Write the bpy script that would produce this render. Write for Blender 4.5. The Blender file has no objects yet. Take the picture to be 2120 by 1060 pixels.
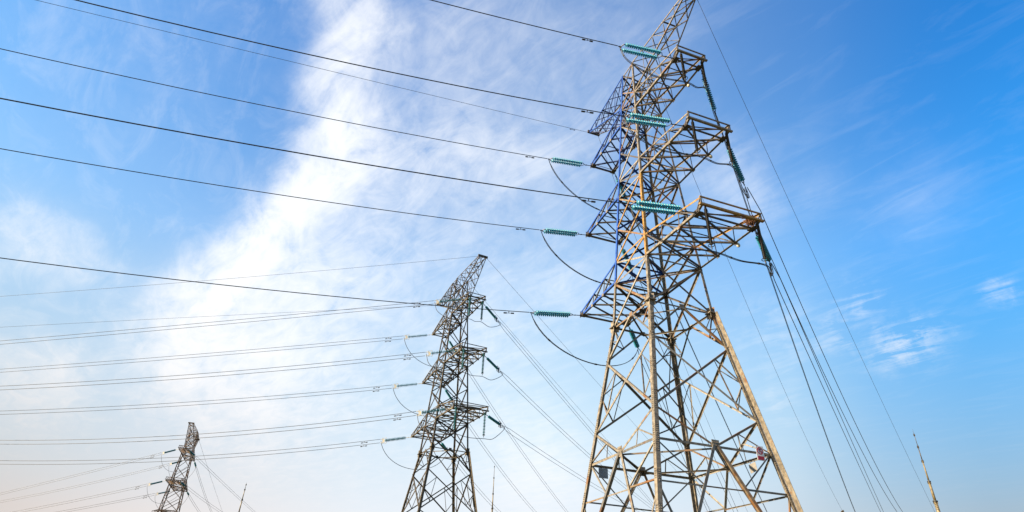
import bpy, math, random
from mathutils import Vector, Matrix
random.seed(7)
SC = bpy.context.scene
COL = SC.collection
R = math.radians
EYE = 1.6                                  # height of the camera above the ground

# ------------------------------------------------------------------ camera
cam_d = bpy.data.cameras.new('camera')
cam = bpy.data.objects.new('camera', cam_d); COL.objects.link(cam)
cam_d.sensor_width = 36.0
cam_d.lens = 1224.769 * 36.0 / 2120.0
cam_d.clip_start = 0.1; cam_d.clip_end = 20000
PITCH, ROLL = 0.5551, 0.0459
fwd = Vector((0, math.cos(PITCH), math.sin(PITCH)))
up0 = Vector((0, -math.sin(PITCH), math.cos(PITCH)))
rt0 = Vector((1, 0, 0))
rt = rt0 * math.cos(ROLL) + up0 * math.sin(ROLL)
up = -rt0 * math.sin(ROLL) + up0 * math.cos(ROLL)
m = Matrix((rt, up, -fwd)).transposed().to_4x4()
m.translation = (0, 0, EYE)
cam.matrix_world = m
SC.camera = cam

# ------------------------------------------------------------------ light
SC.view_settings.view_transform = 'Standard'
SC.view_settings.look = 'None'
SC.view_settings.gamma = 1.0
SC.view_settings.exposure = 1.70
SUN_EL = 24.0
SUN_H = Vector((-1.0, -0.40, 0)).normalized()         # the sun stands to the left, a little behind the camera
sun_dir = SUN_H * math.cos(R(SUN_EL)) + Vector((0, 0, math.sin(R(SUN_EL))))
sd = bpy.data.lights.new('sun', 'SUN'); sd.energy = 5.0; sd.angle = R(0.5); sd.color = (1.0, 0.80, 0.54)
so = bpy.data.objects.new('sun', sd); COL.objects.link(so)
so.rotation_euler = sun_dir.to_track_quat('Z', 'Y').to_euler()
so.location = (0, 0, 60)

W = bpy.data.worlds.new('World'); SC.world = W; W.use_nodes = True
nt = W.node_tree; nt.nodes.clear()
def N(t, **k):
    n = nt.nodes.new(t)
    for a, b in k.items(): setattr(n, a, b)
    return n
def L(a, b): nt.links.new(a, b)
def setin(n, i, v):
    if hasattr(v, 'links'): L(v, n.inputs[i])
    else: n.inputs[i].default_value = v
def M(op, a, b=None, c=None, clamp=False):
    n = N('ShaderNodeMath', operation=op, use_clamp=clamp)
    for i, v in enumerate((a, b, c)):
        if v is not None: setin(n, i, v)
    return n.outputs[0]
def VM(op, a, b=None, out=0):
    n = N('ShaderNodeVectorMath', operation=op)
    setin(n, 0, a)
    if b is not None: setin(n, 1, b)
    return n.outputs[out]
def MIX(f, a, b, bt='MIX'):
    n = N('ShaderNodeMix', data_type='RGBA', blend_type=bt)
    setin(n, 0, f); setin(n, 6, a); setin(n, 7, b)
    return n.outputs[2]
def NOISE(v, sc, det=6, rough=0.55, dist=0.0):
    n = N('ShaderNodeTexNoise'); L(v, n.inputs['Vector'])
    n.inputs['Scale'].default_value = sc; n.inputs['Detail'].default_value = det
    n.inputs['Roughness'].default_value = rough; n.inputs['Distortion'].default_value = dist
    return n
tc = N('ShaderNodeTexCoord')
D = VM('NORMALIZE', tc.outputs['Generated'])
sky = N('ShaderNodeTexSky', sky_type='NISHITA')
sky.sun_disc = False; sky.sun_elevation = R(SUN_EL)
sky.sun_rotation = math.atan2(SUN_H.x, SUN_H.y)
sky.air_density = 1.0; sky.dust_density = 0.6; sky.ozone_density = 2.0; sky.altitude = 50
hs = N('ShaderNodeHueSaturation'); hs.inputs['Saturation'].default_value = 1.25
L(sky.outputs[0], hs.inputs['Color'])
sep = N('ShaderNodeSeparateXYZ'); L(D, sep.inputs[0])
DX, DZ = sep.outputs[0], sep.outputs[2]
base = VM('MULTIPLY', hs.outputs[0], (0.66, 1.62, 1.82))
base = VM('MAXIMUM', VM('SUBTRACT', base, (0.62, 0.36, 0.0)), (0.0, 0.0, 0.0))
dim = VM('SCALE', base); setin(dim.node, 3, M('MULTIPLY_ADD', DZ, 1.60, 0.22, clamp=True)); base = dim
def XRAMP(stops, k=1.0):                                  # a value or colour that changes from west (left) to east (right)
    r_ = N('ShaderNodeValToRGB'); L(M('MULTIPLY_ADD', DX, 0.7, 0.5, clamp=True), r_.inputs[0]); el_ = r_.color_ramp.elements
    for q_, (p_, c_) in enumerate(stops):
        e_ = el_[0] if q_ == 0 else (el_[1] if q_ == len(stops)-1 else None)
        if e_ is None: continue
        e_.position = p_; e_.color = (*c_, 1)
    for p_, c_ in stops[1:-1]:
        e_ = el_.new(p_); e_.color = (*c_, 1)
    return r_.outputs[0]
# humid air: a broad pale cyan veil, then a low dusty band that is warmer on the sun's side
zz_ = M('MAXIMUM', M('SUBTRACT', DZ, 0.10), 0.0)
veil_amt = XRAMP(((.05, (.80,)*3), (.22, (.72,)*3), (.38, (.80,)*3), (.53, (1.0,)*3), (.68, (.90,)*3), (.80, (.72,)*3), (.87, (.36,)*3), (.94, (.24,)*3)))
cy = VM('SCALE', XRAMP(((.05, (.38, .52, .61)), (.60, (.39, .54, .63)), (.80, (.38, .54, .62)), (.93, (.24, .41, .50))))); cy.node.inputs[3].default_value = 10.0
f1 = M('MULTIPLY', M('EXPONENT', M('MULTIPLY', M('MULTIPLY', zz_, zz_), -6.0)), veil_amt)
f1 = M('ADD', f1, M('MULTIPLY', XRAMP(((.05, (.10,)*3), (.25, (.06,)*3), (.53, (.17,)*3), (.66, (.15,)*3), (.82, (.03,)*3), (.90, (.0,)*3))), M('SUBTRACT', 1.0, f1)))
base = MIX(f1, base, cy)
hz = M('EXPONENT', M('MULTIPLY', zz_, M('MULTIPLY_ADD', DX, -0.5, -6.4)))
hcol = VM('SCALE', XRAMP(((.05, (.43, .382, .355)), (.18, (.53, .48, .465)), (.36, (.56, .555, .575)), (.56, (.54, .55, .585)), (.74, (.47, .475, .51)), (.82, (.37, .375, .405)), (.93, (.29, .29, .315))))); hcol.node.inputs[3].default_value = 10.0
lf = M('MULTIPLY_ADD', DX, -0.9, 0.5, clamp=True)
# cirrus: (azimuth, elevation, width in degrees, weight) of each bank, frayed by noise
BANKS = [(-30.4,17.9,2.23,0.57),(-30.6,21.5,1.91,1.06),(-28.9,24.5,1.6,1.06),(-27.7,27.0,1.39,1.31),(-26.3,29.6,1.38,1.42),(-24.8,32.3,1.53,1.42),(-23.2,34.7,1.76,1.42),(-21.7,38.1,1.85,1.31),(-21.4,41.3,1.79,1.06),(-23.5,44.5,1.85,0.89),(-23.6,48.0,1.83,0.77),(-23.7,51.3,1.96,0.66),(-18.1,39.0,2.62,0.4),(-12.5,40.0,2.7,0.29),(-6.8,41.6,2.93,0.26),(-0.6,41.5,2.58,0.23),(-16.5,46.0,3.91,0.19),(-12.6,51.0,4.33,0.19),(-5.4,50.0,4.43,0.14),(-21.9,29.5,3.35,0.38),(-15.7,28.8,3.97,0.26),(-24.0,23.6,3.8,0.52),(-27.7,20.2,3.36,0.52),(-20.9,19.0,4.45,0.38),(-14.6,33.6,4.02,0.22),(-6.5,35.6,3.7,0.22),(-25.1,15.8,3.76,0.45),(-16.6,24.1,3.46,0.22),(3.7,40.2,2.77,0.16),(4.9,28.6,2.32,0.22),(-44.6,23.5,1.64,0.38),(-41.2,23.5,1.48,0.38),(-37.7,22.9,1.11,0.22),(-39.8,14.2,2.22,0.45),(-37.2,14.1,1.77,0.38),(24.1,38.0,2.07,0.3),(26.5,34.7,1.61,0.26),(33.3,35.1,1.29,0.09),(40.9,31.2,2.54,0.09),(3.6,11.3,2.62,0.38),(11.9,51.7,5.16,0.11),(-46,40,7,0.05),(-40,48,7,0.05),(-3.5,25,4,0.3),(3,40,6,0.14),(9,48,6,0.06),(8,30,4,0.15),(-18,14.5,6,0.25),(-3.5,17,5,0.2),(3,11,4,0.25)]
PUFFS = [(34.0,24.7,1.01,0.9),(31.4,22.4,1.05,0.9),(26.2,23.2,2.19,0.5),(37.9,21.1,1.06,1.0),(36.2,20.8,1.19,1.0),(34.9,20.5,1.12,1.0),(43.8,23.1,0.69,0.9),(25.7,17.0,1.11,0.5)]
wn = NOISE(D, 8.0, 7, 0.65)
w1 = VM('SCALE', VM('SUBTRACT', wn.outputs['Color'], (0.5, 0.5, 0.5))); w1.node.inputs[3].default_value = 0.085
DW = VM('NORMALIZE', VM('ADD', D, w1))
def SUM(banks, v):
    acc = None
    for az, el, sg, wt in banks:
        a, e = R(az), R(el)
        d = (math.sin(a)*math.cos(e), math.cos(a)*math.cos(e), math.sin(e))
        k = 1.0 / R(sg)**2
        g = M('EXPONENT', M('MULTIPLY_ADD', VM('DOT_PRODUCT', v, d, out=1), k, -k))
        acc = M('MULTIPLY', g, wt) if acc is None else M('MULTIPLY_ADD', g, wt, acc)
    return acc
# fibres lie along the band on a level cloud sheet high above the ground
inv = M('DIVIDE', 1.0, M('MAXIMUM', DZ, 0.05))
sheet = VM('SCALE', D); setin(sheet.node, 3, inv)
fa = VM('DOT_PRODUCT', sheet, (0.60, -0.80, 0), out=1); fb = VM('DOT_PRODUCT', sheet, (0.80, 0.60, 0), out=1)
cx = N('ShaderNodeCombineXYZ'); L(M('MULTIPLY', fa, 1.6), cx.inputs[0]); L(M('MULTIPLY', fb, 4.2), cx.inputs[1])
n1 = NOISE(cx.outputs[0], 2.0, 9, 0.66, 0.9)
n2 = NOISE(D, 26, 8, 0.62, 0.5)
mixn = M('ADD', M('MULTIPLY', n1.outputs[0], 0.6), M('MULTIPLY', n2.outputs[0], 0.4))
tex = M('MAXIMUM', M('MULTIPLY_ADD', M('SUBTRACT', mixn, 0.5), 4.2, 0.95), 0.0)
dens = M('MULTIPLY', SUM(BANKS, DW), tex)
tex2 = M('MAXIMUM', M('MULTIPLY', M('SUBTRACT', mixn, 0.46), 2.6), 0.0)
n3 = NOISE(D, 30, 7, 0.6, 0.8)
w2 = VM('SCALE', VM('SUBTRACT', n3.outputs['Color'], (0.5, 0.5, 0.5))); w2.node.inputs[3].default_value = 0.06
dens = M('ADD', dens, M('MULTIPLY', SUM(PUFFS, VM('NORMALIZE', VM('ADD', D, w2))), tex2))
dens = M('ADD', dens, M('MULTIPLY', M('SUBTRACT', n1.outputs[0], 0.50, clamp=True), M('MULTIPLY_ADD', DX, -0.3, 0.38, clamp=True)))
cov = M('SUBTRACT', 1.0, M('EXPONENT', M('MULTIPLY', M('MAXIMUM', dens, 0.0), -1.15)))
warm = M('MULTIPLY', M('SUBTRACT', 1.0, M('MULTIPLY', DZ, 3.2), clamp=True), lf)
ccol = MIX(warm, (6.9, 6.95, 7.0, 1), (6.6, 5.9, 5.5, 1))
final = MIX(M('MULTIPLY', cov, 0.97), base, ccol)
final = MIX(M('MULTIPLY', hz, 0.93), final, hcol)
bg = N('ShaderNodeBackground'); L(final, bg.inputs[0]); bg.inputs[1].default_value = 0.0511
wo = N('ShaderNodeOutputWorld'); L(bg.outputs[0], wo.inputs[0])

# ------------------------------------------------------------------ materials
def mat(name, c1, c2=None, rough=0.6, metal=0.0, rust=None, rust_at=0.62, scale=6.0, spec=0.4, trans=0.0):
    mt = bpy.data.materials.new(name); mt.use_nodes = True
    t = mt.node_tree; b = t.nodes['Principled BSDF']
    b.inputs['Roughness'].default_value = rough; b.inputs['Metallic'].default_value = metal
    b.inputs['Specular IOR Level'].default_value = spec; b.inputs['Transmission Weight'].default_value = trans
    if c2 is None:
        b.inputs['Base Color'].default_value = (*c1, 1); return mt
    g = t.nodes.new('ShaderNodeNewGeometry')
    def noise(s, det):
        n = t.nodes.new('ShaderNodeTexNoise'); t.links.new(g.outputs['Position'], n.inputs['Vector'])
        n.inputs['Scale'].default_value = s; n.inputs['Detail'].default_value = det; return n.outputs[0]
    def ramp(f, lo, hi, ca, cb):
        r = t.nodes.new('ShaderNodeValToRGB'); t.links.new(f, r.inputs[0])
        r.color_ramp.elements[0].position = lo; r.color_ramp.elements[1].position = hi
        r.color_ramp.elements[0].color = (*ca, 1); r.color_ramp.elements[1].color = (*cb, 1); return r.outputs[0]
    col = ramp(noise(scale, 4), 0.36, 0.66, c1, c2)
    if rust:
        f = ramp(noise(scale*0.28, 6), rust_at, rust_at+0.1, (0, 0, 0), (1, 1, 1))
        mx = t.nodes.new('ShaderNodeMix'); mx.data_type = 'RGBA'
        t.links.new(f, mx.inputs[0]); t.links.new(col, mx.inputs[6]); mx.inputs[7].default_value = (*rust, 1); col = mx.outputs[2]
    t.links.new(col, b.inputs['Base Color'])
    return mt
STEEL = mat('weathered_galvanised_steel', (0.10, 0.085, 0.066), (0.215, 0.185, 0.14), 0.55, 0.15, (0.14, 0.07, 0.03), 0.60)
STEEL_W = mat('brown_stained_steel', (0.10, 0.07, 0.042), (0.20, 0.15, 0.095), 0.6, 0.1, (0.15, 0.07, 0.025), 0.50)
STEEL_G = mat('dull_grey_steel', (0.07, 0.068, 0.062), (0.15, 0.14, 0.125), 0.5, 0.25, (0.10, 0.055, 0.03), 0.60)
STEEL_P = mat('pale_zinc_steel', (0.16, 0.145, 0.12), (0.28, 0.25, 0.20), 0.5, 0.2, (0.14, 0.07, 0.03), 0.62)
STEEL_D = mat('shade_and_patina_steel', (0.035, 0.03, 0.025), (0.085, 0.072, 0.056), 0.6, 0.15, (0.10, 0.05, 0.02), 0.56)  # dark tint puts shade of unlit members into colour, plus random patina
DARK = mat('dirty_dark_steel', (0.025, 0.021, 0.018), (0.06, 0.05, 0.04), 0.6, 0.15, (0.07, 0.035, 0.018), 0.58)
NAVYST = mat('navy_shaded_steel', (0.012, 0.02, 0.075), (0.025, 0.042, 0.15), 0.5, 0.1, (0.09, 0.06, 0.04), 0.62)  # navy colour with the shade of unlit far-side members put in
BLUE = mat('blue_steel', (0.011, 0.05, 0.24), (0.018, 0.075, 0.34), 0.45, 0.0, (0.07, 0.065, 0.07), 0.66)  # blue tone for left upper leg, back chords and back-face members
OCHRE = mat('ochre_steel', (0.17, 0.09, 0.016), (0.28, 0.165, 0.035), 0.55, 0.0, (0.13, 0.06, 0.02), 0.6)  # ochre tone around the front leg section and lowest front arm
STEEL_B = mat('olive_weathered_steel', (0.036, 0.028, 0.016), (0.09, 0.071, 0.043), 0.6, 0.15, (0.055, 0.028, 0.012), 0.58)
STEEL_C = mat('rust_browned_steel', (0.036, 0.019, 0.004), (0.15, 0.075, 0.016), 0.65, 0.1, (0.11, 0.05, 0.02), 0.52)
MAST = mat('tan_mast_steel', (0.11, 0.085, 0.042), (0.19, 0.15, 0.08), 0.5, 0.1)
WIRE = mat('aluminium_wire', (0.028, 0.030, 0.034), None, 0.5, 0.3)
WIREF = mat('grey_aluminium_wire', (0.05, 0.053, 0.06), None, 0.5, 0.3)
GLASS = mat('teal_insulator_glass', (0.030, 0.29, 0.41), None, 0.42, 0.0, spec=0.25, trans=0.5)
GLASSR = mat('teal_shaded_insulator_glass', (0.022, 0.28, 0.40), None, 0.45, 0.0, spec=0.25, trans=0.55)
GLASSD = mat('dark_teal_insulator_glass', (0.012, 0.18, 0.22), None, 0.5, 0.0, spec=0.25, trans=0.4)
COMPO = mat('dark_composite_insulator', (0.014, 0.013, 0.014), None, 0.5)
IRON = mat('dark_cast_fittings', (0.03, 0.03, 0.03), None, 0.5, 0.3)
CREAM = mat('pale_zinc_fittings', (0.38, 0.345, 0.26), None, 0.5)
WHITE = mat('white_sign_enamel', (0.62, 0.59, 0.57), None, 0.4)
RED = mat('red_sign_enamel', (0.30, 0.010, 0.022), None, 0.4)
NAVY = mat('dark_sign_print', (0.03, 0.02, 0.08), None, 0.5)
BEIGE = mat('bleached_plate', (0.15, 0.14, 0.125), (0.19, 0.178, 0.158), 0.6)
GREYP = mat('grey_plate', (0.17, 0.19, 0.21), (0.21, 0.235, 0.255), 0.6)
NEST = mat('brown_twigs', (0.10, 0.045, 0.025), (0.24, 0.12, 0.07), 0.9, scale=30)
CONC = mat('concrete', (0.25, 0.24, 0.22), (0.36, 0.35, 0.32), 0.9)
GROUND = mat('dry_grass_ground', (0.06, 0.07, 0.03), (0.14, 0.12, 0.06), 0.95, scale=0.6)

# ------------------------------------------------------------------ mesh helpers
class MB:
    def __init__(s): s.v = []; s.f = []
    def add(s, vs, fs):
        o = len(s.v); s.v += [tuple(p) for p in vs]; s.f += [tuple(i+o for i in q) for q in fs]
    def prism(s, poly, P, Q, e, n):                    # a section (list of e,n offsets) swept from P to Q
        k = len(poly)
        vs = [P + e*a + n*b for a, b in poly] + [Q + e*a + n*b for a, b in poly]
        fs = [tuple(range(k))[::-1], tuple(range(k, 2*k))] + [(i, (i+1) % k, k+(i+1) % k, k+i) for i in range(k)]
        s.add(vs, fs)
    def angle(s, P, Q, nrm, w, t=None, flip=1, off=0.0):  # steel angle: one flange in the face, one pointing inward
        P, Q = Vector(P), Vector(Q); t = t or max(0.008, w*0.11)
        d = (Q-P).normalized(); n = Vector(nrm); n = (n - d*n.dot(d)).normalized(); e = d.cross(n)*flip
        P = P - n*off; Q = Q - n*off
        s.prism([(0, 0), (w, 0), (w, t), (t, t), (t, w), (0, w)], P, Q, e, -n)
    def bar(s, P, Q, nrm, w, h):
        P, Q = Vector(P), Vector(Q); d = (Q-P).normalized(); n = Vector(nrm); n = (n - d*n.dot(d)).normalized(); e = d.cross(n)
        s.prism([(-w/2, -h/2), (w/2, -h/2), (w/2, h/2), (-w/2, h/2)], P, Q, e, n)
    def plate(s, c, a, b, n, th):                      # flat plate, half axes a and b
        c, a, b, n = Vector(c), Vector(a), Vector(b), Vector(n).normalized()*th/2
        vs = [c-a-b-n, c+a-b-n, c+a+b-n, c-a+b-n, c-a-b+n, c+a-b+n, c+a+b+n, c-a+b+n]
        s.add(vs, [(3, 2, 1, 0), (4, 5, 6, 7), (0, 1, 5, 4), (1, 2, 6, 5), (2, 3, 7, 6), (3, 0, 4, 7)])
    def tube(s, pts, r, n=6):
        pts = [Vector(p) for p in pts]; k = len(pts); rings = []
        rr = r if isinstance(r, (list, tuple)) else [r]*k
        ref = None
        for i, p in enumerate(pts):
            d = (pts[min(i+1, k-1)] - pts[max(i-1, 0)]).normalized()
            if ref is None: ref = Vector((0, 0, 1)) if abs(d.z) < 0.9 else Vector((1, 0, 0))
            a = (ref - d*ref.dot(d)).normalized(); b = d.cross(a); ref = a
            rings.append([p + (a*math.cos(2*math.pi*j/n) + b*math.sin(2*math.pi*j/n))*rr[i] for j in range(n)])
        vs = [q for g in rings for q in g]
        fs = [tuple(range(n))[::-1], tuple(range((k-1)*n, k*n))]
        for i in range(k-1):
            for j in range(n): fs.append((i*n+j, i*n+(j+1) % n, (i+1)*n+(j+1) % n, (i+1)*n+j))
        s.add(vs, fs)
    def ring(s, c, axis, R_, r, n=14, m_=6):
        c, ax = Vector(c), Vector(axis).normalized(); a = ax.orthogonal().normalized(); b = ax.cross(a); vs = []; fs = []
        for i in range(n):
            q = a*math.cos(2*math.pi*i/n) + b*math.sin(2*math.pi*i/n)
            for j in range(m_):
                f = 2*math.pi*j/m_; vs.append(c + q*(R_ + r*math.cos(f)) + ax*(r*math.sin(f)))
        for i in range(n):
            for j in range(m_): fs.append((i*m_+j, ((i+1) % n)*m_+j, ((i+1) % n)*m_+(j+1) % m_, i*m_+(j+1) % m_))
        s.add(vs, fs)
    def build(s, name, material, parent=None, smooth=False):
        me = bpy.data.meshes.new(name); me.from_pydata(s.v, [], s.f); me.materials.append(material)
        if smooth:
            for p in me.polygons: p.use_smooth = True
        o = bpy.data.objects.new(name, me); COL.objects.link(o)
        if parent: o.parent = parent
        return o
def tag(o, label, cat, group=None, kind=None):
    o['label'] = label; o['category'] = cat
    if group: o['group'] = group
    if kind: o['kind'] = kind
    return o
def empty(name, loc=(0, 0, 0), rz=0):
    o = bpy.data.objects.new(name, None); COL.objects.link(o); o.location = loc; o.rotation_euler = (0, 0, rz); o.empty_display_size = 0.3
    return o
KIDS = {}
def copy_tree(o, parent=None, remat=None):
    c = o.copy(); COL.objects.link(c); c.parent = parent
    if remat and c.type == 'MESH':
        c.material_slots[0].link = 'OBJECT'; c.material_slots[0].material = DARK if o.name.startswith(('crossarm', 'earth_wire_peak', 'cross_brace')) and remat is STEEL_B and rnd.random() < .75 else remat
    for ch in list(o.children): copy_tree(ch, c, remat)
    return c

# ------------------------------------------------------------------ ground
def ground_z(x, y):
    d = math.hypot(x+67, y-130); return -2.64*max(0.0, 1-d/70)**1.0 if d < 70 else 0.0
g = MB()
xs = [-6000, -2500, -1000, -500, -300, -200] + list(range(-150, 151, 15)) + [200, 300, 500, 1000, 2500, 6000]
ys = [-6000, -2500, -1000, -500, -200] + list(range(-105, 226, 15)) + [300, 500, 1000, 2500, 6000]
for y in ys:
    for x in xs: g.v.append((x, y, ground_z(x, y)))
nx = len(xs)
for j in range(len(ys)-1):
    for i in range(nx-1): g.f.append((j*nx+i, j*nx+i+1, (j+1)*nx+i+1, (j+1)*nx+i))
go = g.build('ground', GROUND, smooth=True); go['kind'] = 'structure'

# ------------------------------------------------------------------ lattice tower (local axes: x = crossarm, y = line, z = up)
h = lambda z: z + EYE
HD, HE, HC, HB, HA, HW = 7.214, 5.35, 8.79, 10.70, 12.68, 14.80
H1, H1U, H2, H2U, H3, H3U, HT = 17.694, 19.20, 24.019, 25.41, 30.273, 31.85, 35.226
WT, W0 = 0.733, 2.0
ARMS = {1: (H1, H1U, 6.33, 1.766), 2: (H2, H2U, 5.956, 1.342), 3: (H3, H3U, 5.523, 0.971)}
HORN = (6.771, 0.40, 34.938)
def wid(z):
    return W0 + 0.155*(HW-z) if z < HW else W0 + (WT-W0)*(z-HW)/(HT-HW)
CORN = {'L': (-1, -1), 'F': (1, -1), 'R': (1, 1), 'B': (-1, 1)}
FACES = [('F', 'R', (1, 0, 0)), ('L', 'F', (0, -1, 0)), ('B', 'L', (-1, 0, 0)), ('R', 'B', (0, 1, 0))]
def cp(k, z, inset=0.0):
    w = wid(z) - inset; a, b = CORN[k]; return Vector((a*w, b*w, h(z)))
def mid(a, b, t=0.5): return a*(1-t) + b*t

rnd = random.Random(11)
def build_tower(root):
    def one(name, P, Q, n, w, material, flip=1, off=0.0, parent=root, kk=None):
        if material is STEEL:
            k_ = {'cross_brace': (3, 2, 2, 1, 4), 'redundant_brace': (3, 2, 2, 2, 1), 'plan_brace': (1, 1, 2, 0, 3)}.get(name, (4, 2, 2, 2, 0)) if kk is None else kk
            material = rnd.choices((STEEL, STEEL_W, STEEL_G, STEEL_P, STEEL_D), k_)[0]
        s = MB(); s.angle(P, Q, n, w, None, flip, off); return s.build(name, material, parent)
    # legs
    for k, (a, b) in CORN.items():
        s = MB(); foot = Vector((a*wid(-EYE), b*wid(-EYE), 0)); top = cp(k, HW)
        fl = {'L': -1, 'F': 1, 'R': -1, 'B': 1}[k]
        nrm = Vector((a, 0, 0)) if True else None
        d = (top-foot).normalized()
        def section(P, Q, w, t, w2):
            ex = Vector((-a, 0, 0)); ex = (ex - d*ex.dot(d)).normalized(); ey = Vector((0, -b, 0)); ey = (ey - d*ey.dot(d)).normalized()
            vs = []
            s.prism([(0, 0), (w, 0), (w, t), (t, t), (t, w2), (0, w2)], P, Q, ex, ey)
        section(foot, top, 0.22, 0.026, 0.15 if k == 'R' else 0.22)
        if k in 'RB':                                   # doubled angle on the far legs: a second angle, corner to corner
            ex = Vector((a, 0, 0)); ey = Vector((0, b, 0))
            P2, Q2 = foot + Vector((a*.004, b*.004, 0)), top + Vector((a*.004, b*.004, 0))
            s.prism([(0, 0), (0.29, 0), (0.29, 0.022), (0.022, 0.022), (0.022, 0.05), (0, 0.05)] if k == 'R' else [(0, 0), (0.20, 0), (0.20, 0.022), (0.022, 0.022), (0.022, 0.07), (0, 0.07)], P2, Q2, ex, ey)
        # bolts and splice plates
        Ln = (top-foot).length
        ins = Vector((-a, 0, 0)); ins2 = Vector((0, -b, 0))
        for z in (0.8, 2.2, 3.9, 5.4, 6.6, 7.0, 7.4, 8.6, 9.0, 10.4, 10.9, 12.3, 12.9, 13.6):
            t0 = (z+EYE)/(HW+EYE)
            for q in range(5):
                p = foot.lerp(top, t0) + d*(q*0.10)
                for sd_, o1, o2 in ((ins, 0.07, Vector((0, b, 0))), (ins, 0.15, Vector((0, b, 0))), (ins2, 0.07, Vector((a, 0, 0))), (ins2, 0.10 if k == 'R' else 0.15, Vector((a, 0, 0)))):
                    c = p + sd_*o1; s.bar(c - o2*0.002, c + o2*0.026, d, 0.034, 0.034)
        lo = s.build('leg', STEEL, root)
        for z in (3.0, 9.9):                             # splice plates at two levels
            p = MB()
            c = foot.lerp(top, (z+EYE)/(HW+EYE))
            p.plate(c + ins*0.11 + Vector((0, b, 0))*0.012, ins*0.10, d*0.42, (0, b, 0), 0.016)
            p.plate(c + ins2*0.11 + Vector((a, 0, 0))*0.012, ins2*0.10, d*0.42, (a, 0, 0), 0.016)
            p.build('splice_plate', STEEL, lo)
        fpl = MB(); fpl.tube([(foot.x, foot.y, -0.3), (foot.x, foot.y, 0.35)], [0.6, 0.5], 10); fpl.build('footing', CONC, root)
        # flange cap at the waist: a shallow collar with stiffener fins
        s = MB(); c = top - d*0.02
        s.plate(c + Vector((-a*.09, -b*.09, 0)), Vector((0.24, 0, 0)), Vector((0, 0.24, 0)), (0, 0, 1), 0.05)
        for q in range(4):
            an = q*math.pi/2 + math.pi/4; v = Vector((math.cos(an), math.sin(an), 0))
            s.plate(c + Vector((-a*.09, -b*.09, -0.16)) + v*0.13, v*0.12, Vector((0, 0, 0.15)), v.cross(Vector((0, 0, 1))), 0.02)
            s.plate(c + Vector((-a*.09, -b*.09, 0.20)) + v*0.11, v*0.10, Vector((0, 0, 0.18)), v.cross(Vector((0, 0, 1))), 0.02)
        s.build('waist_flange', STEEL, root)
        secs = [(HW, H1), (H1, H2), (H2, H3), (H3, HT)]
        for i, (za, zb) in enumerate(secs):
            s = MB(); P, Q = cp(k, za), cp(k, zb); d2 = (Q-P).normalized(); w = (0.17, 0.155, 0.14, 0.11)[i]
            ex = Vector((-a, 0, 0)); ey = Vector((0, -b, 0))
            s.prism([(0, 0), (w, 0), (w, .018), (.018, .018), (.018, w), (0, w)], P, Q, ex, ey)
            for z in [za + (zb-za)*f for f in (0.02, 0.16, 0.33, 0.5, 0.66, 0.82, 0.95)]:
                p = cp(k, z)
                for q in range(3):
                    for sd_, o2 in ((ex, Vector((0, b, 0))), (ey, Vector((a, 0, 0)))):
                        c = p + d2*(q*0.09) + sd_*w*0.5; s.bar(c - o2*0.002, c + o2*0.022, d2, 0.03, 0.03)
            mt = BLUE if (k == 'L' and i in (1, 2, 3)) else (OCHRE if (k == 'F' and i == 1) else STEEL)
            s.build('upper_leg', mt, root)
    # lower body faces
    for fi, (A, B_, n) in enumerate(FACES):
        n = Vector(n)
        P = lambda k, z: cp(k, z, 0.012)
        mW, mD = mid(P(A, HW), P(B_, HW)), mid(P(A, HD), P(B_, HD))
        aA, bA, aC, bC = P(A, HA), P(B_, HA), P(A, HC), P(B_, HC)
        one('diagonal_brace', mW, aA, n, 0.10, STEEL, 1, 0.03); one('diagonal_brace', mW, bA, n, 0.10, STEEL, -1, 0.03)
        one('diagonal_brace', aA, bC, n, 0.11, STEEL, 1, 0.0); one('diagonal_brace', bA, aC, n, 0.11, STEEL, -1, 0.03)
        one('diagonal_brace', aC, mD, n, 0.10, STEEL, 1, 0.03); one('diagonal_brace', bC, mD, n, 0.10, STEEL, -1, 0.03)
        fA, fB = P(A, -EYE+0.5), P(B_, -EYE+0.5)
        one('diagonal_brace', mD, fA, n, 0.145, STEEL, 1, 0.0); one('diagonal_brace', mD, fB, n, 0.145, STEEL, -1, 0.0)
        # horizontals
        for z, w in ((HW, 0.09), (HD, 0.11)):
            one('horizontal_strut', P(A, z), mid(P(A, z), P(B_, z)), n, w, STEEL, 1, 0.05); one('horizontal_strut', mid(P(A, z), P(B_, z)), P(B_, z), n, w, STEEL, 1, 0.05)
        # redundants
        for (X, aX, cX, aY, cY, fX) in ((A, aA, aC, bA, bC, fA), (B_, bA, bC, aA, aC, fB)):
            b = P(X, HB)
            q1, q2 = mid(aX, cY, 0.2), mid(cX, aY, 0.2)
            zm = mid(mW, aX, 0.55)
            one('redundant_brace', P(X, HW), zm, n, 0.055, STEEL, 1, 0.06)
            one('redundant_brace', P(X, HW-0.9), zm, n, 0.05, STEEL, -1, 0.06)
            one('redundant_brace', b, q1, n, 0.055, STEEL, 1, 0.06); one('redundant_brace', b, q2, n, 0.06, STEEL, -1, 0.06); one('redundant_brace', q1, q2, n, 0.055, STEEL, 1, 0.075)
            r1 = mid(cX, mD, 0.5)
            one('redundant_brace', r1, P(X, HD), n, 0.06, STEEL, 1, 0.06); one('redundant_brace', r1, mid(P(X, HD), mD, 0.55), n, 0.045, STEEL, -1, 0.06)
            n1 = mid(mD, fX, (HD-HE)/(HD+EYE-0.5))
            one('redundant_brace', P(X, HD), n1, n, 0.07, STEEL, 1, 0.07); one('redundant_brace', P(X, HE), n1, n, 0.075, STEEL, 1, 0.07)
            n2 = mid(mD, fX, (HD-2.6)/(HD+EYE-0.5))
            one('redundant_brace', P(X, HE), n2, n, 0.07, STEEL, -1, 0.07)
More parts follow.
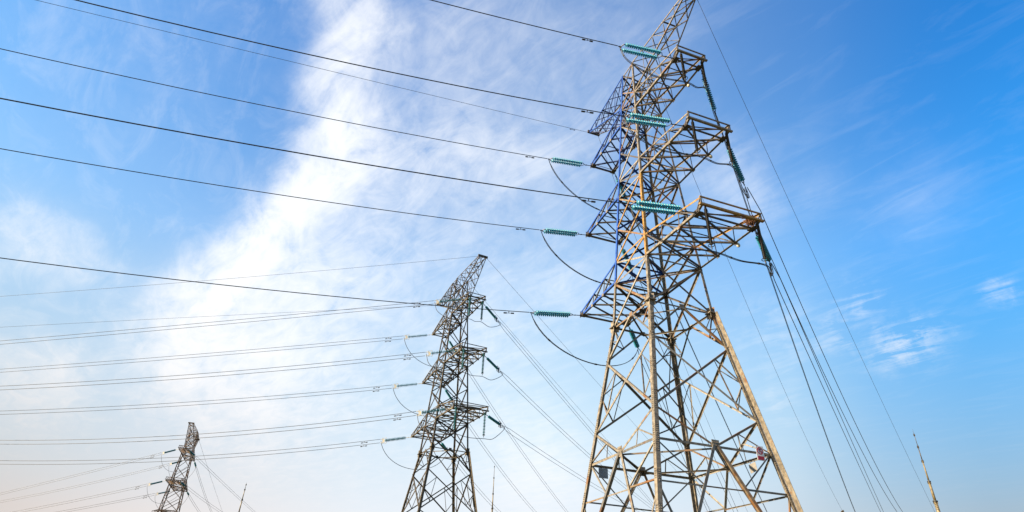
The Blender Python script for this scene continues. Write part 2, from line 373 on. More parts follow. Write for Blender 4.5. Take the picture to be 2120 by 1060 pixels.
            one('redundant_brace', P(X, 2.6), n2, n, 0.07, STEEL, -1, 0.07)
        n1a, n1b = mid(mD, fA, (HD-HE)/(HD+EYE-0.5)), mid(mD, fB, (HD-HE)/(HD+EYE-0.5))
        one('redundant_brace', n1a, n1b, n, 0.06, STEEL, 1, 0.09)
        s = MB(); e = (P(B_, HD) - P(A, HD)).normalized()
        s.plate(mD - n*0.02, e*0.20, Vector((0, 0, 0.24)), n, 0.022); s.plate(mD - n*0.16, e*0.16, n*0.13, (0, 0, 1), 0.018)
        for q in range(4):
            for r_ in range(3):
                c = mD + e*(-0.14+q*0.093) + Vector((0, 0, -0.15+r_*0.14)); s.bar(c - n*0.01, c + n*0.015, e, 0.035, 0.035)
        s.build('gusset_plate', STEEL, root)
        s = MB(); s.plate(mW - n*0.02, e*0.15, Vector((0, 0, 0.13)), n, 0.02); s.build('gusset_plate', STEEL, root)
        # upper body
        m12, m23 = (H1U+H2)/2, (H2U+H3)/2
        lev = [HW, H1, H1U, m12, H2, H2U, m23, H3, H3U, (H3U+HT)/2, HT]
        for i in range(len(lev)-1):
            w = 0.12 if i == 0 else (0.10 if i < 6 else 0.085)
            kq = (1, 2, 1, 0, 6) if (A in 'RB' and i > 0) else (2, 3, 1, 1, 4)  # far faces drawn mostly dark: shade of unlit braces put into colour
            c1 = (BLUE if i % 2 else NAVYST) if (A == 'B' and B_ == 'L' and 1 <= i <= 8) else STEEL
            c2 = OCHRE if (A == 'L' and B_ == 'F' and 1 <= i <= 3) else c1
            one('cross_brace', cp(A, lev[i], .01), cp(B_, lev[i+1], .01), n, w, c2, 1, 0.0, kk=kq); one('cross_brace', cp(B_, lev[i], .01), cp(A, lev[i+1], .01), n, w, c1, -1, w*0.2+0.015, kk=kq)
        for z in (H1, H1U, H2, H2U, H3, H3U, HT):
            one('horizontal_strut', cp(A, z, .01), cp(B_, z, .01), n, 0.09 if z < H3 else 0.075, OCHRE if (z == H1U and A == 'L') else (BLUE if A == 'B' and z > H1 else STEEL), 1, 0.04)
    # plan bracing (diamonds at waist and diaphragm, crosses at the crossarms)
    Mx = lambda z: [mid(cp(a, z, .05), cp(b, z, .05)) for a, b, _ in FACES]
    for z in (HW, HD):
        q = Mx(z)
        for i in range(4): one('plan_brace', q[i], q[(i+1) % 4], (0, 0, 1), 0.08, STEEL, 1, 0.1)
    for z in (H1, H2, H3):
        one('plan_brace', cp('L', z, .05), cp('R', z, .05), (0, 0, 1), 0.06, STEEL, 1, 0.08); one('plan_brace', cp('F', z, .05), cp('B', z, .05), (0, 0, 1), 0.06, STEEL, 1, 0.10)
    # crossarms
    def arm(sx, i):
        zb, zu, u, v = ARMS[i]; zt = zb - 0.118
        A0 = {s: Vector((sx*wid(zb), s*wid(zb), h(zb))) for s in (-1, 1)}
        A1 = {s: Vector((sx*u, s*v, h(zt))) for s in (-1, 1)}
        A2 = {s: Vector((sx*(u+.5), s*(v+.03), h(zt+.2))) if sx > 0 else Vector((sx*(u+.12), s*(v+.02), h(zt+.03))) for s in (-1, 1)}
        U0 = {s: Vector((sx*wid(zu), s*wid(zu), h(zu))) for s in (-1, 1)}
        U1 = {s: Vector((sx*(u+.5), s*(v+.03), h(zt+.65))) if sx > 0 else Vector((sx*(u+.08), s*(v+.02), h(zt+.30))) for s in (-1, 1)}
        nb = 3
        bt = {s: [A0[s].lerp(A1[s], j/nb) for j in range(nb+1)] for s in (-1, 1)}
        ut = {s: [U0[s].lerp(U1[s], j/nb*0.93) for j in range(nb+1)] for s in (-1, 1)}
        s_ = MB()
        w = 0.075
        for j in range(nb):
            s_.angle(bt[-1][j], bt[1][j+1], (0, 0, -1), w+.012, None, 1, 0.02); s_.angle(bt[1][j], bt[-1][j+1], (0, 0, -1), w+.012, None, -1, 0.04)
            if j: s_.angle(ut[-1][j], ut[1][j], (0, 0, 1), 0.045, None, 1, 0.02)
            s_.angle(ut[-1][j], ut[1][j+1], (0, 0, 1), 0.06, None, 1, 0.03)
            for sg in (-1, 1):
                nn = (0, sg, 0)
                if j: s_.angle(bt[sg][j], ut[sg][j], nn, 0.06, None, 1, 0.02)
                s_.angle(ut[sg][j], bt[sg][j+1], nn, 0.068, None, 1, 0.035)
                if j == 0: s_.angle(bt[sg][0].lerp(bt[sg][1], .5), ut[sg][0].lerp(bt[sg][1], .5), nn, 0.04, None, 1, 0.05)
        s_.angle(bt[-1][3], bt[1][3], (0, 0, -1), 0.08, None, 1, 0.0)
        # small end frame
        for sg in (-1, 1):
            s_.bar(A2[sg], U1[sg], (1, 0, 0), 0.06, 0.06); s_.bar(A1[sg], U1[sg], (0, 1, 0), 0.05, 0.05)
        s_.angle(A1[-1], A2[1], (0, 0, -1), 0.05, None, 1, 0.03)
        mt = STEEL_D if (sx > 0 or i < 3) else NAVYST  # arm lacing darkened in colour to stand for its unlit underside
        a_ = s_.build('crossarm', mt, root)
        for sg in (-1, 1):
            blue = (sx == -1 and sg == -1); och = (sx == 1 and i == 1)
            cm = BLUE if blue else (STEEL if sg < 0 or i == 3 else STEEL_G)
            c = MB(); c.angle(A0[sg], A1[sg], (0, sg, 0), 0.13, None, sg*sx, 0); c.angle(A1[sg], A2[sg], (0, sg, 0), 0.12, None, sg*sx, 0.002); c.build('bottom_chord', cm, a_)
            c = MB(); c.angle(U0[sg], U1[sg], (0, sg, 0), 0.10, None, -sg*sx, 0.0); c.build('top_chord', BLUE if blue else (OCHRE if och else STEEL), a_)
            p = MB(); p.plate(A1[sg] + Vector((0, 0, .06)), Vector((0.24, 0, 0)), Vector((0, 0, 0.12)), (0, 1, 0), 0.03); p.plate(A1[sg] + Vector((-sx*.05, -sg*.12, .0)), Vector((0.22, 0, 0)), Vector((0, 0.17, 0)), (0, 0, 1), 0.03)
            p.build('tip_plate', DARK, a_)
            p = MB(); p.plate(bt[sg][1], Vector((0.12, 0, 0)), Vector((0, 0, .09)), (0, 1, 0), 0.03); p.build('node_plate', STEEL, a_)
            p = MB(); p.plate(bt[sg][2], Vector((0.12, 0, 0)), Vector((0, 0, .09)), (0, 1, 0), 0.03); p.build('node_plate', STEEL, a_)
        bw = .10 if sx > 0 else .045
        c = MB(); c.bar(A2[-1] - Vector((0, .12 if sx > 0 else 0, 0)), A2[1] + Vector((0, .12 if sx > 0 else 0, 0)), (0, 0, 1), bw*1.4, bw); c.build('end_beam', OCHRE if (sx == 1 and i == 1) else STEEL, a_)
        c = MB(); c.bar(U1[-1] - Vector((0, .06, 0)), U1[1] + Vector((0, .06, 0)), (0, 0, 1), 0.07 if sx > 0 else 0.03, 0.06 if sx > 0 else 0.03); c.build('top_rail', OCHRE if (sx == 1 and i == 1) else STEEL, a_)
    for i in (1, 2, 3):
        for sx in (1, -1): arm(sx, i)
    # earth wire peaks, one at each side
    for sx in (1, -1):
        u, v, zt = HORN if sx < 0 else (6.90, 0.44, 35.15)
        lo = {s: Vector((sx*wid(H3U), s*wid(H3U), h(H3U))) for s in (-1, 1)}
        hi = {s: Vector((sx*wid(HT), s*wid(HT), h(HT))) for s in (-1, 1)}
        tp = {s: Vector((sx*u, s*v, h(zt))) for s in (-1, 1)}
        nb = 5; s_ = MB()
        lo_ = {s: [lo[s].lerp(tp[s], j/nb) for j in range(nb+1)] for s in (-1, 1)}
        hi_ = {s: [hi[s].lerp(tp[s] + Vector((0, 0, .22)), j/nb) for j in range(nb+1)] for s in (-1, 1)}
        for j in range(nb):
            s_.angle(lo_[-1][j], lo_[1][j+1], (0, 0, -1), 0.05, None, 1, .01); s_.angle(lo_[1][j], lo_[-1][j+1], (0, 0, -1), 0.05, None, -1, .025)
            s_.angle(hi_[-1][j], hi_[1][j+1], (0, 0, 1), 0.045, None, 1, .01); s_.angle(hi_[1][j], hi_[-1][j+1], (0, 0, 1), 0.045, None, -1, .025)
            for sg in (-1, 1):
                s_.angle(hi_[sg][j], lo_[sg][j+1], (0, sg, 0), 0.05, None, 1, .01)
                if j: s_.angle(lo_[sg][j], hi_[sg][j], (0, sg, 0), 0.045, None, 1, .02)
        s_.angle(hi_[-1][3], hi_[1][3], (0, 0, 1), 0.08)
        a_ = s_.build('earth_wire_peak', STEEL_G if sx > 0 else NAVYST, root)
        for sg in (-1, 1):
            cm = BLUE if (sx == -1 and sg == -1) else STEEL
            c = MB(); c.angle(lo[sg], tp[sg], (0, sg, 0), 0.085, None, sg*sx); c.build('bottom_chord', cm, a_)
            c = MB(); c.angle(hi[sg], tp[sg] + Vector((0, 0, .22)), (0, sg, 0), 0.085, None, -sg*sx); c.build('top_chord', cm, a_)
        c = MB(); c.bar(tp[-1] + Vector((0, -.14, .1)), tp[1] + Vector((0, .14, .1)), (0, 0, 1), 0.14, 0.24); c.build('end_beam', DARK, a_)

TW = {1: (8.5801, 30.0508, -1.23369, 0.0), 2: (-6.2051, 63.4550, -1.13423, 0.0), 3: (-66.894, 130.456, -1.253, -2.64)}
roots = {}
roots[1] = empty('transmission_tower', (TW[1][0], TW[1][1], 0), TW[1][2])
build_tower(roots[1])
tag(roots[1], 'tallest lattice pylon at right with blue and ochre parts and a warning sign', 'transmission tower', 'lattice transmission towers')
bpy.context.view_layer.update()
for T, mt, lb in ((2, STEEL_B, 'middle-distance olive lattice pylon standing between the other two pylons'), (3, STEEL_C, 'small far rusty brown lattice pylon at the lower left')):
    r = copy_tree(roots[1], None, mt); r.location = (TW[T][0], TW[T][1], TW[T][3]); r.rotation_euler = (0, 0, TW[T][2])
    tag(r, lb, 'transmission tower', 'lattice transmission towers'); roots[T] = r

# ------------------------------------------------------------------ points on the towers
def wp(T, x, y, z):
    X, Y, a, dz = TW[T]
    return Vector((X + x*math.cos(a) - y*math.sin(a), Y + x*math.sin(a) + y*math.cos(a), z + EYE + dz))
def tip(T, i, sx, sy):
    if i == 4: return wp(T, sx*HORN[0], sy*HORN[1], HORN[2]) if sx < 0 else wp(T, 6.90, sy*.44, 35.15)
    if i == 5: return wp(T, sx*WT, sy*WT, HT)
    zb, zu, u, v = ARMS[i]; return wp(T, sx*u, sy*v, zb - 0.118)
TNAME = {1: 'tallest pylon', 2: 'middle pylon', 3: 'far left pylon'}
def AN(T, i, sx):
    return TNAME[T] + "'s " + {1: 'lowest', 2: 'middle', 3: 'top'}[i] + (' front' if sx > 0 else ' back') + ' arm'

# ------------------------------------------------------------------ insulators
def disc_mesh(n, pitch, rad, core):
    prof = []
    for i in range(n):
        x = i*pitch
        prof += [(x, core), (x+pitch*.18, core*1.3), (x+pitch*.36, rad*.92), (x+pitch*.46, rad), (x+pitch*.55, rad*.9), (x+pitch*.6, core*1.2)]
    prof.append((n*pitch, core))
    s = MB(); s.tube([(x, 0, 0) for x, r in prof], [r for x, r in prof], 12); return s
def make_string(material, twin, n, link, tail, sep=0.42, fit=IRON, rings=False, pitch=0.146, rad=0.135):
    """insulator string along local +x from the crossarm (x=0) to the live end"""
    root = empty('insulator_string')
    Ls = n*pitch
    ysl = (-sep/2, sep/2) if twin else (0,)
    s = MB(); s.tube([(0, 0, 0), (link-.25, 0, 0)], .028, 6); s.ring((0.06, 0, 0), (0, 1, 0), .07, .02, 10, 5); s.ring((link*.55, 0, 0), (0, 0, 1), .05, .018, 10, 5)
    s.build('link_rod', fit, root)
    if twin:
        s = MB(); s.tube([(link-.25, 0, 0), (link-.1, -sep/2, 0), (link, -sep/2, 0)], .024, 6); s.tube([(link-.25, 0, 0), (link-.1, sep/2, 0), (link, sep/2, 0)], .024, 6); s.build('yoke', fit, root)
        s = MB(); e = link+Ls
        s.tube([(e, -sep/2, 0), (e+.08, -sep/2, 0), (e+tail*.5, 0, 0)], .03, 6); s.tube([(e, sep/2, 0), (e+.08, sep/2, 0), (e+tail*.5, 0, 0)], .03, 6); s.tube([(e+tail*.4, 0, 0), (e+tail, 0, 0)], .035, 6); s.build('yoke', fit, root)
    else:
        s = MB(); e = link+Ls
        s.tube([(link-.26, 0, 0), (link+.01, 0, 0)], .03, 6); s.tube([(e-.01, 0, 0), (e+.1, 0, 0)], .03, 6)
        s.plate((e+.16, 0, 0), (.09, 0, 0), (0, 0, .20), (0, 1, 0), .03)
        s.tube([(e+.2, 0, .2), (e+tail, 0, .2)], .03, 6); s.tube([(e+.2, 0, -.2), (e+tail, 0, -.2)], .03, 6)
        s.build('yoke', fit, root)
        if rings:
            s = MB(); s.tube([(e-.12, 0, .0), (e-.1, 0, .30), (e+.30, 0, .30), (e+.32, 0, -.30), (e-.1, 0, -.30), (e-.12, 0, 0)], .035, 6); s.build('grading_ring', fit, root)
    for y in ysl:
        d = disc_mesh(n, pitch, rad, .035).build('disc_stack', material, root, True); d.location = (link, y, 0)
    return root
def place_along(o, p, d):
    d = d.normalized(); side = Vector((0, 0, 1)).cross(d).normalized(); upv = d.cross(side)
    m_ = Matrix((d, side, upv)).transposed().to_4x4(); m_.translation = p; o.matrix_world = m_
PROTO = {}
def string(kind, p, d, label, group):
    if kind not in PROTO:
        PROTO[kind] = make_string(*STYLE[kind][0], **STYLE[kind][1]); o = PROTO[kind]; bpy.context.view_layer.update()
    else: o = copy_tree(PROTO[kind])
    place_along(o, p, d); tag(o, label, 'insulator', group)
    return o
STYLE = {'left': ((GLASS, True, 17, 1.12, .35), dict(sep=.42)),
         'leftback': ((GLASS, True, 17, .92, .35), dict(sep=.30)),
         'right': ((GLASSR, True, 16, .70, .35), dict(sep=.10, rad=.122)),
         'mid': ((GLASSD, False, 16, .70, .55), dict(fit=CREAM, rings=True, rad=.19)),
         'midr': ((GLASSD, False, 16, .70, .55), dict(fit=IRON, rings=True, rad=.145)),
         'far': ((GLASSD, False, 16, .70, .6), dict(fit=CREAM, rings=True, rad=.17))}
SLEN = {'left': 1.12+17*.146+.35, 'leftback': .92+17*.146+.35, 'right': .70+16*.146+.35, 'mid': .7+16*.146+.55, 'midr': .7+16*.146+.55, 'far': .7+16*.146+.6}

# ------------------------------------------------------------------ wires
def wire(name, pts, r, material, label, group, cat='wire', n=6):
    s = MB(); s.tube(pts, r, n); o = s.build(name, material, None, True); tag(o, label, cat, group); return o
def damper(parent, p, d, material=IRON, sc=1.0):
    s = MB(); d = d.normalized(); dn = Vector((0, 0, -1))
    s.tube([p, p + dn*.13*sc], .022*sc, 5); q = p + dn*.13*sc
    s.tube([q - d*.24*sc, q + d*.24*sc], .014*sc, 5)
    for sg in (-1, 1): s.tube([q + d*sg*.13*sc, q + d*sg*.30*sc], .042*sc, 6)
    s.build('vibration_damper', material, parent)
def para(st, phi, b, c, s): return st + Vector((math.cos(phi)*s, math.sin(phi)*s, b*s + c*s*s))
LEFT = {  # direction, start slope and sag of every span running to the left
 (1,1,1):(-2.8111,-.1644,.0016),(1,2,1):(-2.845,-.1633,.0022),(1,3,1):(-2.8266,-.1571,.0017),(1,1,-1):(-2.8018,-.1564,.0014),(1,2,-1):(-2.7895,-.1694,.0013),(1,3,-1):(-2.8012,-.1556,.0012),(1,4,-1):(-2.7592,-.1338,.0001),
 (2,3,1):(-3.1399,-.1688,.0002),(2,3,-1):(-3.1221,-.1661,.0003),(2,2,1):(-3.1538,-.1746,.0009),(2,2,-1):(-3.127,-.1686,.0009),(2,1,1):(-3.2875,-.1524,.0016),(2,1,-1):(-3.2292,-.1551,.0015),(2,4,1):(-3.1541,-.1616,.0003),(2,4,-1):(-3.0633,-.1431,-.0001),
 (3,3,1):(-3.3239,-.253,.0003),(3,2,1):(-3.2535,-.2523,.0009),(3,3,-1):(-3.3499,-.2437,.0009),(3,2,-1):(-3.1173,-.2555,.0005),(3,1,1):(-3.2535,-.2523,.0009),(3,1,-1):(-3.1173,-.2555,.0005)}
RIGHT = { # far end and sag of every span running to the right
 (1,1,1):((53.7343,88,13.6694),.3),(1,2,1):((57.1988,88,13.8151),4.85),(1,3,1):((49.8699,88,13.5069),2.8),(1,1,-1):((29.5962,88,12.6543),.3),(1,2,-1):((33.2841,88,12.8094),.3),(1,3,-1):((37.652,88,12.9931),.5),(1,4,1):((61.2,88,14.0),1.25),(1,4,-1):((35.0,88,12.9),2.2),(1,5,1):((47.8,88,15.2),2.7),
 (2,1,1):((33.3009,125,17.6074),.95),(2,2,1):((34.4392,125,17.6552),1.2),(2,3,1):((33.2061,125,17.6034),.05),(2,1,-1):((2.6618,125,16.3189),.7),(2,2,-1):((9.1366,125,16.5912),.95),(2,3,-1):((15.0625,125,16.8404),1.0),(2,4,1):((45.7015,130,18.7771),.1),(2,5,1):((37.7908,130,18.4444),.6),
 (3,3,1):((-67.6627,190,21.7891),.2),(3,2,1):((-75.3482,190,21.4659),.4),(3,3,-1):((-82.3219,190,21.1726),.65),(3,2,-1):((-84.4116,190,21.0848),.45),(3,4,-1):((-79.534,190,21.2899),.2)}
LIVE = {}
PEAK = {(1): 'back', (-1): 'back'}
for (T, i, sx), (phi, b, c) in LEFT.items():
    st = tip(T, i, sx, -1); far_s = 100 if T == 1 else 125
    dirv = para(st, phi, b, c, .5) - st
    if i == 4:
        o = wire('earth_wire', [para(st, phi, b, c, far_s*(j/40)**1.5) for j in range(41)], (.014, .016, .02)[T-1], WIREF, 'thin earth wire running left from the %s peak tip of the %s' % ('front' if sx > 0 else 'back', TNAME[T]), 'earth wires')
        if T == 1: damper(o, para(st, phi, b, c, 1.6), dirv, sc=.8)
        continue
    kind = {1: 'left' if sx > 0 else 'leftback', 2: 'mid', 3: 'far'}[T]
    gl = {1: 'teal double glass insulator string', 2: 'dark green single insulator string', 3: 'tiny dark green insulator string'}[T]
    string(kind, st, dirv, '%s left of the %s' % (gl, AN(T, i, sx)), 'tension insulator strings')
    s0 = SLEN[kind]
    ss = [s0 + (far_s-s0)*(j/40)**1.6 for j in range(41)]
    if T == 1:
        o = wire('power_conductor', [para(st, phi, b, c, s) for s in ss], .026, WIRE, 'thick dark conductor running left from the %s' % AN(T, i, sx), 'conductors of the tallest pylon')
        damper(o, para(st, phi, b, c, s0+(2.0 if sx > 0 else 1.4)), dirv, sc=1.15)
    else:
        for nm, dz in (('upper', .2), ('lower', -.2)):
            o = wire('power_conductor', [para(st, phi, b, c, s) + Vector((0, 0, dz)) for s in ss], (.024 if T == 2 else .027), WIREF, '%s wire of the pair running left from the %s' % (nm, AN(T, i, sx)), 'conductors of the ' + TNAME[T])
            damper(o, para(st, phi, b, c, s0+1.8) + Vector((0, 0, dz)), dirv, sc=1.25)
    LIVE[(T, i, sx, -1)] = para(st, phi, b, c, s0-.1)
for (T, i, sx), (E, sag) in RIGHT.items():
    st = tip(T, i, sx, 1); E = Vector(E) + Vector((0, 0, EYE)); span = (E-st)
    pos = lambda t: st + span*t - Vector((0, 0, 4*sag*t*(1-t)))
    dirv = pos(.02) - st; Ln = span.length
    if i in (4, 5):
        where = ('%s peak tip of the %s' % ('front' if sx > 0 else 'back', TNAME[T])) if i == 4 else 'top body corner of the %s' % TNAME[T]
        wire('earth_wire', [pos(j/30) for j in range(31)], (.014, .016, .02)[T-1], WIREF, 'thin wire descending right from the ' + where, 'earth wires'); continue
    kind = {1: 'right', 2: 'midr', 3: 'far'}[T]
    gl = {1: 'dark teal double insulator string', 2: 'dark green single insulator string', 3: 'tiny dark green insulator string'}[T]
    string(kind, st, dirv, '%s right of the %s' % (gl, AN(T, i, sx)), 'tension insulator strings')
    t0 = SLEN[kind]/Ln
    side = Vector((span.y, -span.x, 0)).normalized()
    sp = {(1, 1): .16, (1, 2): .27, (1, 3): .028}.get((T, i), .15)
    for nm, off in (('left', -1), ('right', 1)):
        dv = side*sp*off if T == 1 else Vector((0, 0, .2*off)) + side*.05*off
        if T > 1: nm = {'left': 'lower', 'right': 'upper'}[nm]
        wire('power_conductor', [pos(t0 + (1-t0)*j/40) + dv*(1 if j else .35) for j in range(41)], (.024, .022, .027)[T-1], WIRE if T == 1 else WIREF, '%s wire of the pair descending right from the %s' % (nm, AN(T, i, sx)), 'conductors of the ' + TNAME[T])
    LIVE[(T, i, sx, 1)] = pos(t0*.97)

# hanging insulators at the ends of the front crossarms, and the jumper loops
def catmull(P, n=10):
    P = [P[0]*2-P[1]] + P + [P[-1]*2-P[-2]]; out = []
    for k in range(1, len(P)-2):
        a, b, c, d = P[k-1:k+3]
        for j in range(n):
            t = j/n; out.append(.5*((2*b) + (c-a)*t + (2*a-5*b+4*c-d)*t*t + (3*b-a-3*c+d)*t**3))
    return out + [P[-2]]
hang = {}
def make_hang(material, n, pitch, rad, ring_r):
    r = empty('jumper_insulator'); ln = n*pitch
    d = disc_mesh(n, pitch, rad, rad*.5 if material is COMPO else .03).build('shed_stack', material, r, True); d.rotation_euler = (0, R(90), 0); d.location = (0, 0, -.12)
    s = MB(); s.tube([(0, 0, 0.05), (0, 0, -.13)], .03, 6); s.ring((0, 0, -.03), (1, 0, 0), .09, .018, 12, 5); s.build('hanger', IRON, r)
    s = MB(); s.tube([(0, 0, -.11-ln), (0, 0, -.36-ln)], .028, 6); s.ring((.0, 0, -.14-ln), (0, 0, 1), ring_r, .02, 14, 5); s.build('grading_ring', IRON, r)
    return r
for T in (1, 2):
    proto = make_hang(COMPO, 34, .062, .085, .15) if T == 1 else make_hang(GLASSD, 15, .146, .13, .12)
    ln = (34*.062 if T == 1 else 15*.146) + .48
    first = True
    for i in (1, 2, 3):
        zb, zu, u, v = ARMS[i]
        for sy in (-1, 1):
            o = proto if first else copy_tree(proto); first = False
            p = wp(T, u+.42, sy*(v-.22), zb-.118+.14); o.location = p
            hang[(T, i, sy)] = p - Vector((0, 0, ln))
            tag(o, '%s insulator hanging at %s end of the %s' % ('black rod-like' if T == 1 else 'slim green ribbed', 'left' if sy < 0 else 'right', AN(T, i, 1)), 'insulator', 'hanging jumper insulators')
def loop_pts(A, B, drop, n=24):
    c1, c2 = A + (B-A)*.12 - Vector((0, 0, drop*1.33)), B + (A-B)*.12 - Vector((0, 0, drop*1.33))
    return [A*(1-t)**3 + c1*3*t*(1-t)**2 + c2*3*t*t*(1-t) + B*t**3 for t in [j/n for j in range(n+1)]]
for (T, i, sx, sy), A in list(LIVE.items()):
    if sy == 1 or (T, i, sx, 1) not in LIVE: continue
    B = LIVE[(T, i, sx, 1)]
    if sx > 0 and T < 3:
        h1, h2 = hang[(T, i, -1)], hang[(T, i, 1)]
        pts = catmull([A, A.lerp(h1, .12) - Vector((0, 0, .9)), A.lerp(h1, .5) - Vector((0, 0, 1.0)), h1, h1.lerp(h2, .5) - Vector((0, 0, .12)), h2, h2.lerp(B, .55) - Vector((0, 0, .75)), B.lerp(h2, .02) + (B-h2)*.22 - Vector((0, 0, .62)), B], 8)
    else:
        pts = loop_pts(A, B, {1: 2.25, 2: 2.6, 3: 3.4}[T])
    lb = 'slack jumper cable looping below the %s' % AN(T, i, sx)
    if T == 1:
        o = empty('jumper_cable', pts[0]); tag(o, lb, 'cable', 'jumper loops')
        hor = Vector((B.y-A.y, A.x-B.x, 0)).normalized()*.035
        for sg in (-1, 1):
            s = MB(); s.tube([p - pts[0] + hor*sg*(1 if 1 < k < len(pts)-2 else .2) for k, p in enumerate(pts)], .022, 6); s.build('cable_strand', WIRE, o, True)
        for k in range(5, len(pts)-3, 8):
            s = MB(); s.tube([pts[k] - pts[0], pts[k+1].lerp(pts[k], .6) - pts[0]], .055, 7); s.build('spacer', IRON, o)
    else:
        wire('jumper_cable', pts, .03 if T == 2 else .028, WIREF, lb, 'jumper loops', 'cable')

# ------------------------------------------------------------------ small things on the tallest pylon
def on1(x, y, z): return wp(1, x, y, z)
X1, Y1, A1_, _ = TW[1]
ux, uy = Vector((math.cos(A1_), math.sin(A1_), 0)), Vector((-math.sin(A1_), math.cos(A1_), 0))
r = empty('warning_sign', on1(3.25, 2.36, HD-.10), A1_ + math.pi/2)                        # faces -y of the tower
zz = Vector((0, 0, 1)); ex = Vector((1, 0, 0)); fy = Vector((0, -1, 0))
s = MB(); s.plate((0, 0, 0), ex*.215, zz*.33, fy, .008); s.build('sign_panel', WHITE, r)
s = MB()
n_ = 28; vs = []; fs = []
for k in range(n_):
    a = 2*math.pi*k/n_
    for rr in (.128, .170):
        for y in (-.006, -.012): vs.append((rr*math.cos(a), y, .115 + rr*math.sin(a)))
for k in range(n_):
    j = (k+1) % n_; fs += [(k*4+1, j*4+1, j*4+3, k*4+3), (k*4+0, k*4+1, j*4+1, j*4+0), (k*4+2, j*4+2, j*4+3, k*4+3), (k*4, j*4, j*4+2, k*4+2)]
s.add(vs, fs); s.plate((0, -.016, .115), (ex*.7+zz*-.7)*.15, (ex*.7+zz*.7)*.019, fy, .006); s.build('prohibition_ring', RED, r)
s = MB()                                                                       # climbing figure
s.tube([(-.006, -.008, .205), (-.006, -.013, .205)], .026, 10)
s.plate((0, -.0095, .135), (ex*.95+zz*.2)*.03, (zz*.95-ex*.2)*.05, fy, .005)
for P, Q in (((.02, .17), (.075, .20)), ((-.02, .16), (-.07, .125)), ((.012, .095), (.055, .055)), ((-.01, .095), (-.04, .03)), ((.055, .055), (.05, .02)), ((.075, .20), (.08, .235))):
    s.bar((P[0], -.0095, P[1]), (Q[0], -.0095, Q[1]), fy, .024, .005)
s.bar((.088, -.009, .02), (.088, -.009, .22), fy, .008, .004)
s.build('pictogram', NAVY, r)
s = MB(); s.plate((0, -.010, -.215), ex*.17, zz*.085, fy, .006); s.build('caption_bar', RED, r)
s = MB(); s.bar((-.12, .03, -.2), (-.12, .03, .25), fy, .03, .04); s.bar((.12, .03, -.2), (.12, .03, .25), fy, .03, .04); s.build('bracket', IRON, r)
tag(r, 'white no-climbing sign with red ring and red bar on the right leg strut', 'sign')
r = empty('number_plate', on1(1.93, 2.98, HD-.42), A1_); s = MB(); s.plate((0, 0, 0), ex*.24+zz*.03, zz*.21-ex*.03, fy, .008); s.build('plate_panel', BEIGE, r)
s = MB(); s.bar((-.15, .015, .1), (-.15, .015, .34), fy, .02, .012); s.bar((.15, .015, .1), (.15, .015, .36), fy, .02, .012); s.build('bracket', IRON, r)
tag(r, 'blank bleached beige plate hanging just below the red ringed sign', 'sign plate')
r = empty('number_plate', on1(-3.05, -2.42, HD-.38), A1_); s = MB(); s.plate((0, 0, 0), (0, .27, 0), (0, 0, .25), (1, 0, 0), .01); s.build('plate_panel', GREYP, r)
s = MB(); s.bar((0, -.15, .2), (0, -.15, .36), (1, 0, 0), .02, .012); s.bar((0, .15, .2), (0, .15, .36), (1, 0, 0), .02, .012); s.build('bracket', IRON, r)
tag(r, 'blank grey plate hanging near the left leg of the tallest pylon', 'sign plate')
# a bird's nest of twigs inside the end of the lowest front crossarm
s = MB(); c = on1(6.45, 1.45, H1+.22)
for k in range(260):
    d = Vector((random.gauss(0, 1), random.gauss(0, 1), random.gauss(0, .75))).normalized()*random.uniform(.05, .27)
    t = Vector((random.gauss(0, 1), random.gauss(0, 1), random.gauss(0, .6))).normalized()*random.uniform(.1, .22)
    s.tube([c+d-t, c+d+Vector((0, 0, .02)), c+d+t], random.uniform(.008, .016), 4)
tag(s.build('bird_nest', NEST), 'brown twig nest in the right end of the lowest front crossarm', 'nest')
for i in (1, 2, 3):
    zb, zu, u, v = ARMS[i]; f = .70
    p = on1(wid(zb)*(1-f) + u*f, wid(zb)*(1-f) + v*f, zb-.30)
    s = MB(); pr = [(0, .20), (.03, .14), (.07, .08), (.10, 0), (.085, -.07), (.04, -.11), (.01, -.12)]
    s.tube([p + Vector((0, 0, z)) for r_, z in pr], [max(r_, .008) for r_, z in pr], 10)
    tag(s.build('bird_deterrent', CREAM, None, True), 'small pale bulb hung under the right chord of the %s' % AN(1, i, 1), 'bird deterrent', 'pale bulbs under the front crossarms')

# ------------------------------------------------------------------ lightning masts and the gantry beyond
def make_mast(loc, top, secs, label):
    r = empty('lightning_mast', loc); z0 = 0.0; Ht = top
    for k, (zf, ra, rb) in enumerate(secs):
        z1 = Ht*zf
        s = MB(); s.tube([(0, 0, z0), (0, 0, z1)], [ra, rb], 12); s.build('mast_section', MAST if ra > .06 else STEEL_B, r, True)
        if k < len(secs)-1:
            s = MB(); s.tube([(0, 0, z1-.05), (0, 0, z1+.05)], rb+.02+rb*.3, 12)
            for q in range(6): 
                a = q*math.pi/3; s.plate((math.cos(a)*(rb+.02), math.sin(a)*(rb+.02), z1-.12), (math.cos(a)*.04, math.sin(a)*.04, 0), (0, 0, .09), (-math.sin(a), math.cos(a), 0), .015)
            s.build('flange', IRON, r)
        z0 = z1
    s = MB(); s.plate((0, 0, .1), (.5, 0, 0), (0, .5, 0), (0, 0, 1), .2); s.build('footing', CONC, r)
    tag(r, label, 'lightning mast', 'slender lightning masts'); return r
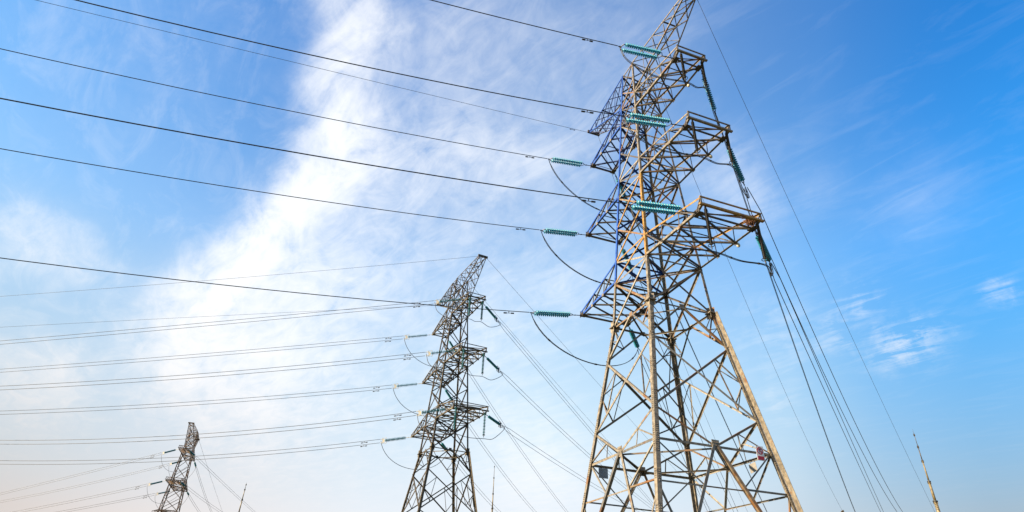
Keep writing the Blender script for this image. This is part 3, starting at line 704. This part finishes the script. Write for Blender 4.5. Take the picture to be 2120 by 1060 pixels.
mr = make_mast((41.89, 60.0, 0), 20.13, [(.555, .22, .20), (.655, .165, .155), (.745, .125, .11), (.845, .075, .06), (.915, .045, .038), (.975, .030, .022), (1.0, .014, .006)], 'tan stepped lightning mast alone at the right edge, largest of the masts')
s = MB(); s.ring((0, 0, 11.45), (0, 0, 1), .34, .03, 16, 6); s.plate((.34, 0, 11.35), (.1, 0, 0), (0, 0, .22), (0, 1, 0), .2); s.plate((0, 0, 11.3), (.3, 0, 0), (0, .3, 0), (0, 0, 1), .05); s.build('collar_bracket', IRON, mr)
make_mast((-1.53, 120.0, 0), 27.8, [(.56, .26, .22), (.715, .17, .14), (.81, .12, .09), (.915, .075, .06), (.99, .045, .03), (1.0, .02, .008)], 'thin upright lightning mast just right of the middle-distance pylon')
make_mast((-44.57, 110.0, 0), 20.75, [(.60, .22, .19), (.765, .15, .12), (.865, .10, .085), (.945, .075, .06), (.985, .045, .03), (1.0, .02, .008)], 'thin leaning-looking lightning mast between the far and middle pylons')
r = empty('substation_gantry', (47.8, 88, 0))
for x in (-22, 0, 14.5):
    for sg in (-1, 1):
        s = MB(); s.tube([(x, sg*1.6, 0), (x, 0, 14.6)], .17, 10); s.build('column', CONC, r, True)
s = MB()
for y in (-.35, .35):
    for z in (14.2, 14.9): s.bar((-22, y, z), (14.5, y, z), (0, 0, 1), .1, .1)
k = -22.0
while k < 14:
    s.bar((k, -.35, 14.2), (k+.7, -.35, 14.9), (0, 1, 0), .05, .05); s.bar((k, .35, 14.9), (k+.7, .35, 14.2), (0, 1, 0), .05, .05); s.bar((k, -.35, 14.2), (k+.7, .35, 14.2), (0, 0, 1), .05, .05); k += .73
s.build('beam', STEEL_B, r)
s = MB(); s.tube([(-.12, 0, 14.6), (-.10, 0, 16.75)], .09, 8); s.tube([(.14, 0, 14.6), (.10, 0, 16.85)], .11, 8); s.plate((0, 0, 16.7), (.2, 0, 0), (0, .1, 0), (0, 0, 1), .06); s.build('peak_post', STEEL_B, r)
tag(r, 'substation gantry whose short peak post just shows at the lower right edge', 'gantry')
